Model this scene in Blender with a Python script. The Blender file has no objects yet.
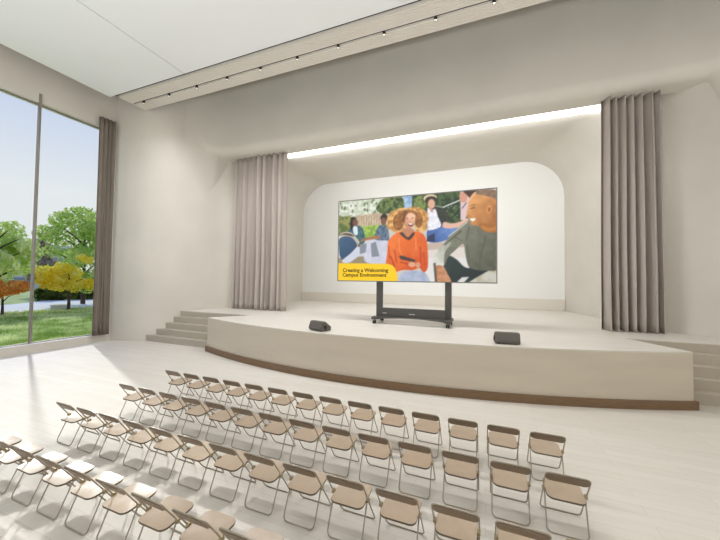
import bpy, bmesh, math, random
import numpy as np
from mathutils import Vector, Matrix
from mathutils.noise import noise as pnoise

random.seed(7)
rng = np.random.default_rng(11)
SC = bpy.context.scene
COL = SC.collection
PI = math.pi


# ---------------------------------------------------------------- materials
def lin(c):
    out = []
    for v in c:
        v = v / 255.0
        out.append(v / 12.92 if v <= 0.04045 else ((v + 0.055) / 1.055) ** 2.4)
    return out


def material(name, rgb, rough=0.6, metal=0.0, noise=None, bump=None, spec=0.5):
    """rgb in sRGB 0-255; noise=(scale, amount, stretch) mottles the colour; bump=(scale, strength)."""
    m = bpy.data.materials.new(name)
    m.use_nodes = True
    nt = m.node_tree
    b = nt.nodes['Principled BSDF']
    c = lin(rgb)
    b.inputs['Base Color'].default_value = (*c, 1)
    b.inputs['Roughness'].default_value = rough
    b.inputs['Metallic'].default_value = metal
    b.inputs['Specular IOR Level'].default_value = spec
    if noise or bump:
        tc = nt.nodes.new('ShaderNodeTexCoord')
    if noise:
        mp = nt.nodes.new('ShaderNodeMapping')
        mp.inputs['Scale'].default_value = noise[2]
        nt.links.new(tc.outputs['Object'], mp.inputs['Vector'])
        n = nt.nodes.new('ShaderNodeTexNoise')
        n.inputs['Scale'].default_value = noise[0]
        n.inputs['Detail'].default_value = 5
        nt.links.new(mp.outputs['Vector'], n.inputs['Vector'])
        r = nt.nodes.new('ShaderNodeValToRGB')
        a = noise[1]
        r.color_ramp.elements[0].position = 0.3
        r.color_ramp.elements[1].position = 0.7
        r.color_ramp.elements[0].color = (*[v * (1 - a) for v in c], 1)
        r.color_ramp.elements[1].color = (*[min(1, v * (1 + a)) for v in c], 1)
        nt.links.new(n.outputs['Fac'], r.inputs['Fac'])
        nt.links.new(r.outputs['Color'], b.inputs['Base Color'])
    if bump:
        n2 = nt.nodes.new('ShaderNodeTexNoise')
        n2.inputs['Scale'].default_value = bump[0]
        n2.inputs['Detail'].default_value = 4
        nt.links.new(tc.outputs['Object'], n2.inputs['Vector'])
        bp = nt.nodes.new('ShaderNodeBump')
        bp.inputs['Strength'].default_value = bump[1]
        bp.inputs['Distance'].default_value = 0.02
        nt.links.new(n2.outputs['Fac'], bp.inputs['Height'])
        nt.links.new(bp.outputs['Normal'], b.inputs['Normal'])
    return m


def emitter(name, rgb, strength):
    m = bpy.data.materials.new(name)
    m.use_nodes = True
    nt = m.node_tree
    b = nt.nodes['Principled BSDF']
    b.inputs['Base Color'].default_value = (*lin(rgb), 1)
    b.inputs['Emission Color'].default_value = (*lin(rgb), 1)
    b.inputs['Emission Strength'].default_value = strength
    return m


def leaf_material(name, rgb_a, rgb_b, scale=1.2):
    m = bpy.data.materials.new(name)
    m.use_nodes = True
    nt = m.node_tree
    nt.nodes.clear()
    out = nt.nodes.new('ShaderNodeOutputMaterial')
    tc = nt.nodes.new('ShaderNodeTexCoord')
    n = nt.nodes.new('ShaderNodeTexNoise')
    n.inputs['Scale'].default_value = scale
    n.inputs['Detail'].default_value = 3
    nt.links.new(tc.outputs['Object'], n.inputs['Vector'])
    r = nt.nodes.new('ShaderNodeValToRGB')
    r.color_ramp.elements[0].position = 0.38
    r.color_ramp.elements[1].position = 0.62
    r.color_ramp.elements[0].color = (*lin(rgb_a), 1)
    r.color_ramp.elements[1].color = (*lin(rgb_b), 1)
    nt.links.new(n.outputs['Fac'], r.inputs['Fac'])
    d = nt.nodes.new('ShaderNodeBsdfDiffuse')
    t = nt.nodes.new('ShaderNodeBsdfTranslucent')
    mx = nt.nodes.new('ShaderNodeMixShader')
    mx.inputs[0].default_value = 0.6
    nt.links.new(r.outputs['Color'], d.inputs['Color'])
    nt.links.new(r.outputs['Color'], t.inputs['Color'])
    nt.links.new(d.outputs[0], mx.inputs[1])
    nt.links.new(t.outputs[0], mx.inputs[2])
    nt.links.new(mx.outputs[0], out.inputs[0])
    return m


def glass_material():
    m = bpy.data.materials.new('window_glass')
    m.use_nodes = True
    nt = m.node_tree
    nt.nodes.clear()
    out = nt.nodes.new('ShaderNodeOutputMaterial')
    t = nt.nodes.new('ShaderNodeBsdfTransparent')
    t.inputs[0].default_value = (0.97, 0.985, 0.98, 1)
    g = nt.nodes.new('ShaderNodeBsdfGlossy')
    g.inputs['Roughness'].default_value = 0.02
    mx = nt.nodes.new('ShaderNodeMixShader')
    mx.inputs[0].default_value = 0.003
    nt.links.new(t.outputs[0], mx.inputs[1])
    nt.links.new(g.outputs[0], mx.inputs[2])
    nt.links.new(mx.outputs[0], out.inputs[0])
    return m


def floor_material():
    m = bpy.data.materials.new('pale_plank_floor')
    m.use_nodes = True
    nt = m.node_tree
    b = nt.nodes['Principled BSDF']
    tc = nt.nodes.new('ShaderNodeTexCoord')
    br = nt.nodes.new('ShaderNodeTexBrick')
    br.inputs['Scale'].default_value = 1.0
    br.inputs['Brick Width'].default_value = 1.9
    br.inputs['Row Height'].default_value = 0.19
    br.inputs['Mortar Size'].default_value = 0.0025
    br.inputs['Color1'].default_value = (*lin((222, 217, 208)), 1)
    br.inputs['Color2'].default_value = (*lin((216, 210, 200)), 1)
    br.inputs['Mortar'].default_value = (*lin((198, 191, 180)), 1)
    nt.links.new(tc.outputs['Object'], br.inputs['Vector'])
    mp = nt.nodes.new('ShaderNodeMapping')
    mp.inputs['Scale'].default_value = (0.7, 6, 1)
    nt.links.new(tc.outputs['Object'], mp.inputs['Vector'])
    n = nt.nodes.new('ShaderNodeTexNoise')
    n.inputs['Scale'].default_value = 2.5
    n.inputs['Detail'].default_value = 6
    nt.links.new(mp.outputs['Vector'], n.inputs['Vector'])
    r = nt.nodes.new('ShaderNodeValToRGB')
    r.color_ramp.elements[0].color = (0.9, 0.89, 0.88, 1)
    r.color_ramp.elements[1].color = (1, 1, 1, 1)
    nt.links.new(n.outputs['Fac'], r.inputs['Fac'])
    mx = nt.nodes.new('ShaderNodeMix')
    mx.data_type = 'RGBA'
    mx.blend_type = 'MULTIPLY'
    mx.inputs[0].default_value = 1
    nt.links.new(br.outputs['Color'], mx.inputs[6])
    nt.links.new(r.outputs['Color'], mx.inputs[7])
    nt.links.new(mx.outputs[2], b.inputs['Base Color'])
    b.inputs['Roughness'].default_value = 0.55
    b.inputs['Specular IOR Level'].default_value = 0.2
    return m


M = {}
SPOT = 345
M['floor'] = floor_material()
M['plaster'] = material('beige_plaster', (216, 211, 202), 0.85, noise=(0.6, 0.035, (1, 1, 1)), bump=(9, 0.05), spec=0.2)
M['stage_plaster'] = material('pale_stage_plaster', (207, 197, 181), 0.6, noise=(1.2, 0.04, (0.4, 1, 3)), spec=0.3)
M['step'] = material('shaded_step_plaster', (186, 177, 162), 0.7, noise=(1.2, 0.03, (0.4, 1, 3)), spec=0.2)  # stage plaster in a darker tone that carries the shade on the steps
M['deck'] = material('stage_deck_finish', (217, 212, 203), 0.5, noise=(0.8, 0.03, (1, 4, 1)), spec=0.3)
M['white'] = material('white_wall_paint', (240, 240, 238), 0.8, spec=0.2)
M['ceiling_white'] = material('white_ceiling_paint', (236, 237, 238), 0.9, spec=0.1)
M['slat'] = material('pale_slat_finish', (226, 219, 210), 0.6)
M['dark'] = material('dark_gap_backing', (70, 64, 56), 0.8)
M['trim_wood'] = material('brown_wood_trim', (124, 98, 72), 0.5, noise=(6, 0.16, (1, 1, 8)))
M['band'] = material('beige_base_band', (222, 216, 206), 0.7)
M['curtain'] = material('taupe_curtain_fabric', (188, 178, 171), 0.75, noise=(14, 0.05, (1, 1, 0.05)), spec=0.25)
M['window_curtain'] = material('brown_grey_curtain_fabric', (138, 128, 118), 0.8, noise=(14, 0.05, (1, 1, 0.05)), spec=0.2)
M['seat'] = material('beige_moulded_plastic', (174, 154, 132), 0.32, noise=(9, 0.04, (1, 1, 1)))
M['back'] = material('shade_darkened_back', (122, 103, 82), 0.4)  # beige plastic darkened to hold the shade on the backs
M['edge'] = material('shaded_seat_edge', (98, 86, 72), 0.5)  # shade along the seat rim and underside, put in as darker colour
M['tube'] = material('brushed_steel_tube', (168, 158, 143), 0.36, metal=0.5)
M['hinge'] = material('brass_toned_hinge', (164, 150, 120), 0.35, metal=0.8)
M['black_metal'] = material('dark_grey_powder_coat', (80, 78, 76), 0.5)
M['bezel'] = material('grey_screen_bezel', (120, 120, 120), 0.4, metal=0.5)
M['rubber'] = material('black_rubber', (28, 27, 26), 0.7)
M['steel'] = material('caster_steel', (120, 118, 114), 0.4, metal=0.8)
M['logo'] = material('light_grey_print', (190, 190, 188), 0.5)
M['cabinet'] = material('charcoal_speaker_paint', (98, 93, 86), 0.6, bump=(120, 0.3))
M['grille'] = material('dark_speaker_grille', (45, 43, 41), 0.6)
M['mullion'] = material('grey_aluminium', (150, 144, 136), 0.4, metal=0.6)
M['glass'] = glass_material()
M['led'] = emitter('cove_light_strip', (255, 250, 244), 3.0)
M['fill_glow'] = emitter('fill_diffuser_glow', (255, 246, 232), 6.0)  # glow of the added fill uplighters
M['spot_glow'] = emitter('spot_lens_glow', (255, 246, 232), 1.6)
M['bark'] = material('tree_bark', (74, 60, 48), 0.9, noise=(5, 0.2, (1, 1, 0.3)))
M['lawn'] = material('lawn_turf', (196, 212, 132), 0.9, noise=(0.8, 0.25, (1, 1, 1)), spec=0.1)
M['grass'] = leaf_material('grass_blades', (156, 188, 92), (236, 243, 184), 0.5)
M['path'] = material('pale_concrete_path', (240, 238, 232), 0.8)
M['leaf_green'] = leaf_material('green_leaves', (176, 206, 104), (226, 238, 158))
M['leaf_lime'] = leaf_material('lime_leaves', (206, 228, 130), (244, 249, 196))
M['leaf_yellow'] = leaf_material('yellow_leaves', (250, 226, 40), (255, 248, 130))
M['leaf_orange'] = leaf_material('orange_leaves', (244, 164, 70), (250, 212, 120))
M['leaf_brown'] = leaf_material('brown_leaves', (170, 158, 146), (206, 196, 180))
M['leaf_hedge'] = leaf_material('hedge_leaves', (80, 100, 44), (150, 166, 80))
M['far_wall'] = material('far_building_wall', (206, 208, 212), 0.8)
M['far_glass'] = material('far_building_glass', (130, 146, 164), 0.2)
M['ink'] = material('black_caption_ink', (22, 20, 14), 0.6)


# ---------------------------------------------------------------- mesh helpers
def obj(name, bm, mat, parent=None, smooth=False):
    me = bpy.data.meshes.new(name)
    bmesh.ops.recalc_face_normals(bm, faces=bm.faces)
    bm.to_mesh(me)
    bm.free()
    for m in (mat if isinstance(mat, (list, tuple)) else [mat]):
        me.materials.append(m)
    if smooth:
        for p in me.polygons:
            p.use_smooth = True
        if smooth != 'all':
            me.set_sharp_from_angle(angle=math.radians(40))
    o = bpy.data.objects.new(name, me)
    COL.objects.link(o)
    if parent is not None:
        o.parent = parent
    return o


def thing(name, label, cat, loc=(0, 0, 0), rz=0, group=None):
    o = bpy.data.objects.new(name, None)
    o.empty_display_size = 0.1
    COL.objects.link(o)
    o.location = loc
    o.rotation_euler = (0, 0, rz)
    tag(o, label, cat, group)
    return o


def tag(o, label, cat, group=None, kind=None):
    o['label'] = label
    o['category'] = cat
    if group:
        o['group'] = group
    if kind:
        o['kind'] = kind
    return o


def struct(o):
    o['kind'] = 'structure'
    return o


def box(bm, x0, x1, y0, y1, z0, z1):
    vs = [bm.verts.new((x, y, z)) for z in (z0, z1) for y in (y0, y1) for x in (x0, x1)]
    for f in ((0, 1, 3, 2), (4, 6, 7, 5), (0, 4, 5, 1), (2, 3, 7, 6), (0, 2, 6, 4), (1, 5, 7, 3)):
        bm.faces.new([vs[i] for i in f])
    return vs


def rbox(x0, x1, y0, y1, z0, z1, r=0.01, seg=2):
    bm = bmesh.new()
    box(bm, x0, x1, y0, y1, z0, z1)
    bmesh.ops.recalc_face_normals(bm, faces=bm.faces)
    bmesh.ops.bevel(bm, geom=list(bm.edges), offset=r, segments=seg, affect='EDGES', profile=0.5)
    return bm


def prism(bm, pts, z0, z1):
    a = [bm.verts.new((x, y, z0)) for x, y in pts]
    b = [bm.verts.new((x, y, z1)) for x, y in pts]
    n = len(pts)
    bm.faces.new(list(reversed(a)))
    bm.faces.new(b)
    for i in range(n):
        j = (i + 1) % n
        bm.faces.new([a[i], a[j], b[j], b[i]])


def strip_wall(bm, pts, th, z0, z1, side=1):
    """A wall of the given thickness along a plan polyline."""
    P = [Vector(p) for p in pts]
    off = []
    for i, p in enumerate(P):
        d = (P[min(i + 1, len(P) - 1)] - P[max(i - 1, 0)]).normalized()
        off.append(p + Vector((-d.y, d.x)) * th * side)
    ring = [(p.x, p.y) for p in P] + [(p.x, p.y) for p in reversed(off)]
    n = len(P)
    lo = [bm.verts.new((*p, z0)) for p in ring]
    hi = [bm.verts.new((*p, z1)) for p in ring]
    m = len(ring)
    for i in range(m):
        j = (i + 1) % m
        bm.faces.new([lo[i], lo[j], hi[j], hi[i]])
    for i in range(n - 1):
        a, b, c, d = i, i + 1, m - 2 - i, m - 1 - i
        bm.faces.new([hi[a], hi[b], hi[c], hi[d]])
        bm.faces.new([lo[d], lo[c], lo[b], lo[a]])


def tube(bm, pts, r, seg=8, closed=False):
    P = [Vector(p) for p in pts]
    n = len(P)
    rings = []
    prev = None
    for i in range(n):
        if closed:
            t = (P[(i + 1) % n] - P[i - 1]).normalized()
        else:
            t = (P[min(i + 1, n - 1)] - P[max(i - 1, 0)]).normalized()
        if prev is None:
            a = Vector((0, 0, 1)) if abs(t.z) < 0.9 else Vector((1, 0, 0))
            u = t.cross(a).normalized()
        else:
            u = (prev - t * prev.dot(t)).normalized()
        prev = u
        v = t.cross(u)
        rings.append([bm.verts.new(P[i] + (u * math.cos(2 * PI * k / seg) + v * math.sin(2 * PI * k / seg)) * r) for k in range(seg)])
    m = n if closed else n - 1
    for i in range(m):
        A, B = rings[i], rings[(i + 1) % n]
        best = 0
        if closed and i == n - 1:
            best = min(range(seg), key=lambda s: (A[0].co - B[s].co).length)
        for k in range(seg):
            bm.faces.new([A[k], A[(k + 1) % seg], B[(k + 1 + best) % seg], B[(k + best) % seg]])
    if not closed:
        bm.faces.new(list(reversed(rings[0])))
        bm.faces.new(rings[-1])


def lathe(bm, prof, seg=16, mat=Matrix.Identity(4)):
    rings = []
    for r, z in prof:
        rings.append([bm.verts.new(mat @ Vector((r * math.cos(2 * PI * k / seg), r * math.sin(2 * PI * k / seg), z))) for k in range(seg)])
    for A, B in zip(rings, rings[1:]):
        for k in range(seg):
            bm.faces.new([A[k], A[(k + 1) % seg], B[(k + 1) % seg], B[k]])
    bm.faces.new(list(reversed(rings[0])))
    bm.faces.new(rings[-1])


def arc(cx, cy, r, a0, a1, n):
    return [(cx + r * math.cos(math.radians(a0 + (a1 - a0) * i / n)), cy + r * math.sin(math.radians(a0 + (a1 - a0) * i / n))) for i in range(n + 1)]


def round_rect(x0, x1, y0, y1, r, n=5):
    return arc(x1 - r, y0 + r, r, -90, 0, n) + arc(x1 - r, y1 - r, r, 0, 90, n) + arc(x0 + r, y1 - r, r, 90, 180, n) + arc(x0 + r, y0 + r, r, 180, 270, n)


def catmull(pts, n=6):
    P = [Vector(p) for p in pts]
    P = [P[0] * 2 - P[1]] + P + [P[-1] * 2 - P[-2]]
    out = []
    for i in range(1, len(P) - 2):
        for k in range(n):
            t = k / n
            a, b, c, d = P[i - 1:i + 3]
            q = 0.5 * ((2 * b) + (c - a) * t + (2 * a - 5 * b + 4 * c - d) * t * t + (3 * b - a - 3 * c + d) * t ** 3)
            out.append(tuple(q))
    out.append(tuple(P[-2]))
    return out


# ---------------------------------------------------------------- camera
CAM_H = 2.9295
cam = bpy.data.cameras.new('camera')
cam.sensor_width = 36
cam.lens = 316.542 / 720 * 36
cam.clip_start = 0.05
cam.clip_end = 400
co = bpy.data.objects.new('camera', cam)
COL.objects.link(co)
Rm = ((0.9294642820227145, 0.3686970674844146, 0.012594477853127908),
      (-0.0011203921850501883, -0.03131819700283957, 0.9995088370083794),
      (-0.36891041346829934, 0.9290218743199131, 0.02869606017842975))
rx, up, fw = (Vector(v) for v in Rm)
co.matrix_world = Matrix(((rx.x, up.x, -fw.x, 0), (rx.y, up.y, -fw.y, 0), (rx.z, up.z, -fw.z, CAM_H), (0, 0, 0, 1)))
SC.camera = co

# ---------------------------------------------------------------- room plan
ZTOP = 13.2
STAGE = 1.325
XW = -15.95          # inner face of the glazed wall
XR = 12.0
YB = -9.0
LEFT_CURVE = catmull([(-15.95, 9.3), (-15.2, 9.52), (-14.4, 9.9), (-13.72, 10.6), (-13.32, 11.6), (-13.02, 12.6), (-12.5, 13.65)], 6)
RIGHT_CURVE = catmull([(5.4, 13.65), (5.85, 13.2), (6.4, 12.55), (7.1, 11.55), (8.0, 10.65), (9.3, 9.98), (12.0, 9.6)], 6)


def wall_x(curve, y):
    for (xa, ya), (xb, yb) in zip(curve, curve[1:]):
        if (ya - y) * (yb - y) <= 0 and ya != yb:
            return xa + (xb - xa) * (y - ya) / (yb - ya)
    return curve[0][0] if abs(curve[0][1] - y) < abs(curve[-1][1] - y) else curve[-1][0]


# floor
bm = bmesh.new()
box(bm, -16.4, XR + 0.3, YB - 0.3, 20.8, -0.2, 0)
struct(obj('floor', bm, M['floor']))

# front wall: two curved flanks
bm = bmesh.new()
strip_wall(bm, LEFT_CURVE, 0.3, 0, ZTOP, side=1)
struct(obj('wall_front_left', bm, M['plaster'], smooth=True))
bm = bmesh.new()
strip_wall(bm, RIGHT_CURVE, 0.3, 0, ZTOP, side=1)
struct(obj('wall_front_right', bm, M['plaster'], smooth=True))

# the fascia over the stage opening, with a rounded lower front edge
LIPZ = 9.126
prof = [(12.2, ZTOP), (12.2, LIPZ + 0.6)]
prof += [(12.63 + 0.43 * math.cos(math.radians(a)), LIPZ + 0.43 + 0.43 * math.sin(math.radians(a))) for a in range(185, 271, 8)]
prof += [(13.17, LIPZ), (13.22, LIPZ + 0.05), (13.22, ZTOP)]
FPLAN = catmull([(-13.95, 10.3), (-13.6, 10.85), (-13.2, 11.35), (-12.7, 11.76), (-12.1, 12.03), (-11.4, 12.16), (-10.6, 12.2), (-8, 12.2), (1, 12.2), (4.0, 12.2),
                 (5.6, 12.2), (6.15, 12.18), (6.5, 12.08), (6.8, 11.86), (7.1, 11.5)], 5)


def smooth(t):
    t = min(1.0, max(0.0, t))
    return t * t * (3 - 2 * t)


def flank_y(x):
    for (xa, ya), (xb, yb) in list(zip(LEFT_CURVE, LEFT_CURVE[1:])) + list(zip(RIGHT_CURVE, RIGHT_CURVE[1:])):
        if xa <= x <= xb:
            return ya + (yb - ya) * (x - xa) / (xb - xa)
    return 13.65


# towards both ends the undercut lip eases down into the curved flank walls
bm = bmesh.new()
frings = []
NP = len(prof)
for x, fy in FPLAN:
    w = smooth((-12.75 - x) / 0.6) if x < 0 else smooth((x - 6.25) / 0.45)
    wy = min(flank_y(x), 13.2) + 0.02
    ring = []
    for k, (y, z) in enumerate(prof):
        t = min(1.0, max(0.0, (13.22 - y) / 1.02))
        a = Vector((x, y + (fy - 12.2) * t, z))
        if k in (0, NP - 1):
            b = a
        elif k == NP - 2:
            b = Vector((x, wy + 0.2, LIPZ - 2.5))
        else:
            q = (k - 1) / (NP - 4)
            b = Vector((x, fy + (wy - fy) * smooth(q), LIPZ + 1.4 - 4.0 * q))
        ring.append(bm.verts.new(a.lerp(b, w)))
    frings.append(ring)
for A, B in zip(frings, frings[1:]):
    for i in range(NP):
        j = (i + 1) % NP
        bm.faces.new([A[i], A[j], B[j], B[i]])
bm.faces.new(frings[0])
bm.faces.new(list(reversed(frings[-1])))
struct(obj('wall_front_fascia', bm, M['plaster'], smooth=True))


# stage shell: a rounded tunnel from the opening to the white back wall
def arch(x0, x1, z0, z1, r, n=10):
    pts = [(x0, z0)]
    pts += [(x0 + r + r * math.cos(math.radians(a)), z1 - r + r * math.sin(math.radians(a))) for a in np.linspace(180, 90, n)]
    pts += [(x1 - r + r * math.cos(math.radians(a)), z1 - r + r * math.sin(math.radians(a))) for a in np.linspace(90, 0, n)]
    pts += [(x1, z0)]
    return pts


SHY0, SHY1 = 13.65, 20.26
F = arch(-12.37, 5.33, STAGE, 9.2, 1.9)
K = arch(-12.64, 4.03, STAGE, 9.81, 2.1)
Fo = arch(-12.67, 5.63, STAGE, 9.5, 2.1)
Ko = arch(-12.94, 4.33, STAGE, 10.11, 2.3)
bm = bmesh.new()
rows = [[bm.verts.new((x, y, z)) for x, z in a] for a, y in ((F, SHY0), (K, SHY1), (Ko, SHY1), (Fo, SHY0))]
for k in range(4):
    A, B = rows[k], rows[(k + 1) % 4]
    for i in range(len(F) - 1):
        bm.faces.new([A[i], A[i + 1], B[i + 1], B[i]])
struct(obj('wall_stage_shell', bm, M['plaster'], smooth=True))
bm = bmesh.new()
box(bm, -12.94, 4.33, SHY1, SHY1 + 0.2, STAGE, 10.12)
struct(obj('wall_stage_back', bm, M['white']))
bm = rbox(-12.62, 4.01, SHY1 - 0.12, SHY1, STAGE, 1.95, 0.02)
struct(obj('baseboard_stage', bm, M['band']))
# the flat wall around the mouth of the shell
bm = bmesh.new()
outer = [(-13.3, STAGE)] + [(x, ZTOP) for x in np.linspace(-13.3, 6.0, len(F) - 2)] + [(6.0, STAGE)]
fr, bk_ = [], []
for y, store in ((SHY0 - 0.001, fr), (SHY0 + 0.2, bk_)):
    store.append([bm.verts.new((x, y, z)) for x, z in F])
    store.append([bm.verts.new((x, y, z)) for x, z in outer])
for i in range(len(F) - 1):
    bm.faces.new([fr[0][i], fr[0][i + 1], fr[1][i + 1], fr[1][i]])
    bm.faces.new([bk_[0][i], bk_[1][i], bk_[1][i + 1], bk_[0][i + 1]])
struct(obj('wall_front_upper', bm, M['plaster']))

# glazed left wall: sill, head, end pier
WY0, WY1, WZ0, WZ1 = -8.4, 9.15, 0.30, 9.57
bm = bmesh.new()
box(bm, -16.4, XW, YB - 0.3, 9.6, 0, WZ0)
box(bm, -16.4, XW, YB - 0.3, 9.6, WZ1, ZTOP)
box(bm, -16.4, XW, WY1, 9.6, WZ0, WZ1)
box(bm, -16.4, XW, YB - 0.3, WY0, WZ0, WZ1)
struct(obj('wall_left', bm, M['plaster']))
bm = bmesh.new()
box(bm, -16.4, XW + 0.012, YB - 0.3, 9.28, WZ0, WZ0 + 0.015)
struct(obj('trim_1', bm, M['white']))

win = bpy.data.objects.new('window_1', None)
COL.objects.link(win)
win.location = (-16.15, 0, 0)
struct(win)
bm = bmesh.new()
for z0, z1 in ((WZ0 + 0.015, WZ0 + 0.05), (WZ1 - 0.04, WZ1)):
    box(bm, -0.04, 0.04, WY0, WY1, z0, z1)
for y0 in (WY0, WY1 - 0.05):
    box(bm, -0.04, 0.04, y0, y0 + 0.05, WZ0 + 0.05, WZ1 - 0.04)
obj('window_frame', bm, M['mullion'], win)
MULL = [6.58, 2.7, -1.2, -5.1]
for y in MULL:
    bm = rbox(0.12, 0.25, y - 0.035, y + 0.035, WZ0 + 0.05, 9.9, 0.008)
    obj('mullion', bm, M['mullion'], win)
ys = [WY0 + 0.05] + sorted(MULL) + [WY1 - 0.05]
for a, b in zip(ys, ys[1:]):
    bm = bmesh.new()
    box(bm, -0.006, 0.006, a + 0.03, b - 0.03, WZ0 + 0.05, WZ1 - 0.04)
    obj('pane', bm, M['glass'], win)

# remaining walls, slab
bm = bmesh.new()
box(bm, XR, XR + 0.3, YB - 0.3, 9.6, 0, ZTOP)
struct(obj('wall_right', bm, M['plaster']))
bm = bmesh.new()
box(bm, -16.4, XR + 0.3, YB - 0.3, YB, 0, ZTOP)
struct(obj('wall_back', bm, M['plaster']))
bm = bmesh.new()
box(bm, -16.4, XR + 0.3, YB - 0.3, 14.0, ZTOP, ZTOP + 0.2)
struct(obj('ceiling', bm, M['plaster']))

# hung white ceiling panels
CZ = 10.6
PANELS = [(-15.0, -10.62), (-10.58, 0.6), (0.64, XR - 0.6)]
for i, (a, b) in enumerate(PANELS):
    bm = rbox(a, b, YB + 0.4, 8.44, CZ, CZ + 0.14, 0.008, 1)
    struct(obj('ceiling_panel', bm, M['ceiling_white']))
bm = bmesh.new()
for a, b in ((-10.7, -10.5), (0.5, 0.74)):
    box(bm, a, b, YB + 0.4, 8.43, CZ + 0.142, CZ + 0.2)
box(bm, -15.0, XR - 0.6, 8.36, 8.66, CZ + 0.16, CZ + 0.2)  # dark board added over the open gap to stand in for its shade
struct(obj('ceiling_gap_backing', bm, M['dark']))

# slatted strip with its groove
SY0, SY1, SX0, SX1 = 8.60, 9.72, -14.65, 11.2
st = thing('slatted_ceiling_strip', 'long pale slatted strip hung along the ceiling before the stage', 'ceiling strip', ((SX0 + SX1) / 2, 9.15, CZ))


def slats(y0, y1):
    bm = bmesh.new()
    n = max(1, round((y1 - y0) / 0.082))
    p = (y1 - y0) / n
    for k in range(n):
        box(bm, SX0 - st.location.x, SX1 - st.location.x, y0 + k * p + 0.009 - 9.15, y0 + (k + 1) * p - 0.009 - 9.15, 0, 0.05)
    box(bm, SX0 - st.location.x, SX1 - st.location.x, y0 - 9.15, y1 - 9.15, 0.05, 0.12)
    return bm


obj('slat_panel', slats(SY0, 9.12), M['slat'], st)
obj('slat_panel', slats(9.22, SY1), M['slat'], st)
bm = bmesh.new()
box(bm, SX0 - st.location.x, SX1 - st.location.x, 9.121 - 9.15, 9.219 - 9.15, 0.06, 0.12)
obj('track_groove', bm, M['dark'], st)

ORD = ['first', 'second', 'third', 'fourth', 'fifth', 'sixth', 'seventh', 'eighth', 'ninth', 'tenth', 'eleventh', 'twelfth', 'thirteenth', 'fourteenth']


def copy_tree(o, parent=None):
    c = o.copy()
    COL.objects.link(c)
    if parent is not None:
        c.parent = parent
    for ch in list(o.children):
        copy_tree(ch, c)
    return c


# downlights along the groove
lt = thing('spotlight', '', 'spotlight', (0, 0, 0), 0, 'spotlights along the slatted ceiling strip')
bm = bmesh.new()
lathe(bm, [(0.042, 0.07), (0.046, 0.065), (0.046, -0.085), (0.040, -0.09), (0.036, -0.07)], 16)
obj('lamp_can', bm, M['rubber'], lt, True)
bm = bmesh.new()
lathe(bm, [(0.036, -0.068), (0.036, -0.078), (0.02, -0.084)], 16)
obj('lens', bm, M['spot_glow'], lt, True)
for i in range(10):
    o = lt if i == 0 else copy_tree(lt)
    o.location = (-13.95 + 1.573 * i, 9.17, CZ)
    w = 'the one nearest the window' if i == 0 else ('the farthest from the window' if i == 9 else '%s from the window end' % ORD[i])
    o['label'] = 'small black spotlight in the slatted ceiling strip, ' + w
    ld = bpy.data.lights.new('spot_beam', 'SPOT')
    ld.energy = SPOT * (0.0 if i == 0 else 0.4 if i == 1 else 0.8 if i == 2 else 1.0)
    ld.color = (0.98, 0.985, 1.0)
    ld.spot_size = math.radians(142)
    ld.spot_blend = 0.7
    ld.shadow_soft_size = 0.03
    lo = bpy.data.objects.new('spot_beam', ld)
    COL.objects.link(lo)
    lo.location = (-13.95 + 1.573 * i, 9.17, CZ - 0.1)

# cove light above the stage opening
bm = rbox(-9.9, 4.1, 13.52, 13.645, 9.14, 9.4, 0.01, 1)
tag(obj('cove_light', bm, M['led']), 'bright white light strip running along the top of the stage opening', 'light strip')

ld = bpy.data.lights.new('cove_lamp', 'AREA')
ld.shape = 'RECTANGLE'
ld.size, ld.size_y = 13.5, 0.05
ld.energy = 330
ld.color = (0.98, 0.99, 1.0)
ld.spread = math.radians(150)
lo = bpy.data.objects.new('cove_lamp', ld)
COL.objects.link(lo)
lo.location = (-2.9, 13.585, 9.115)
lo.rotation_euler = (math.radians(58), 0, 0)

# ---------------------------------------------------------------- stage
ACX, AY0, AR = -3.2, 8.25, 20.05


def apron(dr, x0=-10.3, x1=4.5, n=40):
    cy = AY0 + AR
    r = AR + dr
    return [(x, cy - math.sqrt(r * r - (x - ACX) ** 2)) for x in np.linspace(x0, x1, n)]


RL, RRY = 10.95, 11.37          # top riser lines at the two ends
front = apron(0)
notchL = (-9.3, RL)
notchR = (3.72, RRY)
stage = thing('stage', 'low curved stage of pale plaster with a brown wooden base strip', 'stage', (ACX, 12, 0))


def local(pts, o=stage):
    return [(x - o.location.x, y - o.location.y) for x, y in pts]


wl = [p for p in LEFT_CURVE if p[1] > RL + 0.05]
wr = [p for p in RIGHT_CURVE if p[1] > RRY + 0.05]
top_plan = front + [notchR, (wall_x(RIGHT_CURVE, RRY) - 0.01, RRY)] + [(x - 0.01, y) for x, y in reversed(wr)]
top_plan += [(5.31, 13.66), (4.02, 20.25), (-12.63, 20.25), (-12.35, 13.66)] + [(x + 0.01, y) for x, y in reversed(wl)]
top_plan += [(wall_x(LEFT_CURVE, RL) + 0.01, RL), notchL]
bm = bmesh.new()
prism(bm, local(top_plan), STAGE - 0.03, STAGE)
obj('deck', bm, M['deck'], stage)
body = front + [notchR, (notchR[0] + 0.05, 11.9), (notchL[0] - 0.05, 11.9), notchL]
bm = bmesh.new()
prism(bm, local(body), 0.2, STAGE - 0.03)
obj('front_panel', bm, M['stage_plaster'], stage)
under = [notchR, (wall_x(RIGHT_CURVE, RRY) - 0.01, RRY)] + [(x - 0.01, y) for x, y in reversed(wr)]
under += [(5.31, 13.66), (4.02, 20.25), (-12.63, 20.25), (-12.35, 13.66)] + [(x + 0.01, y) for x, y in reversed(wl)]
under += [(wall_x(LEFT_CURVE, RL) + 0.01, RL), notchL, (notchL[0], 11.9), (notchR[0], 11.9)]
bm = bmesh.new()
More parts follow.
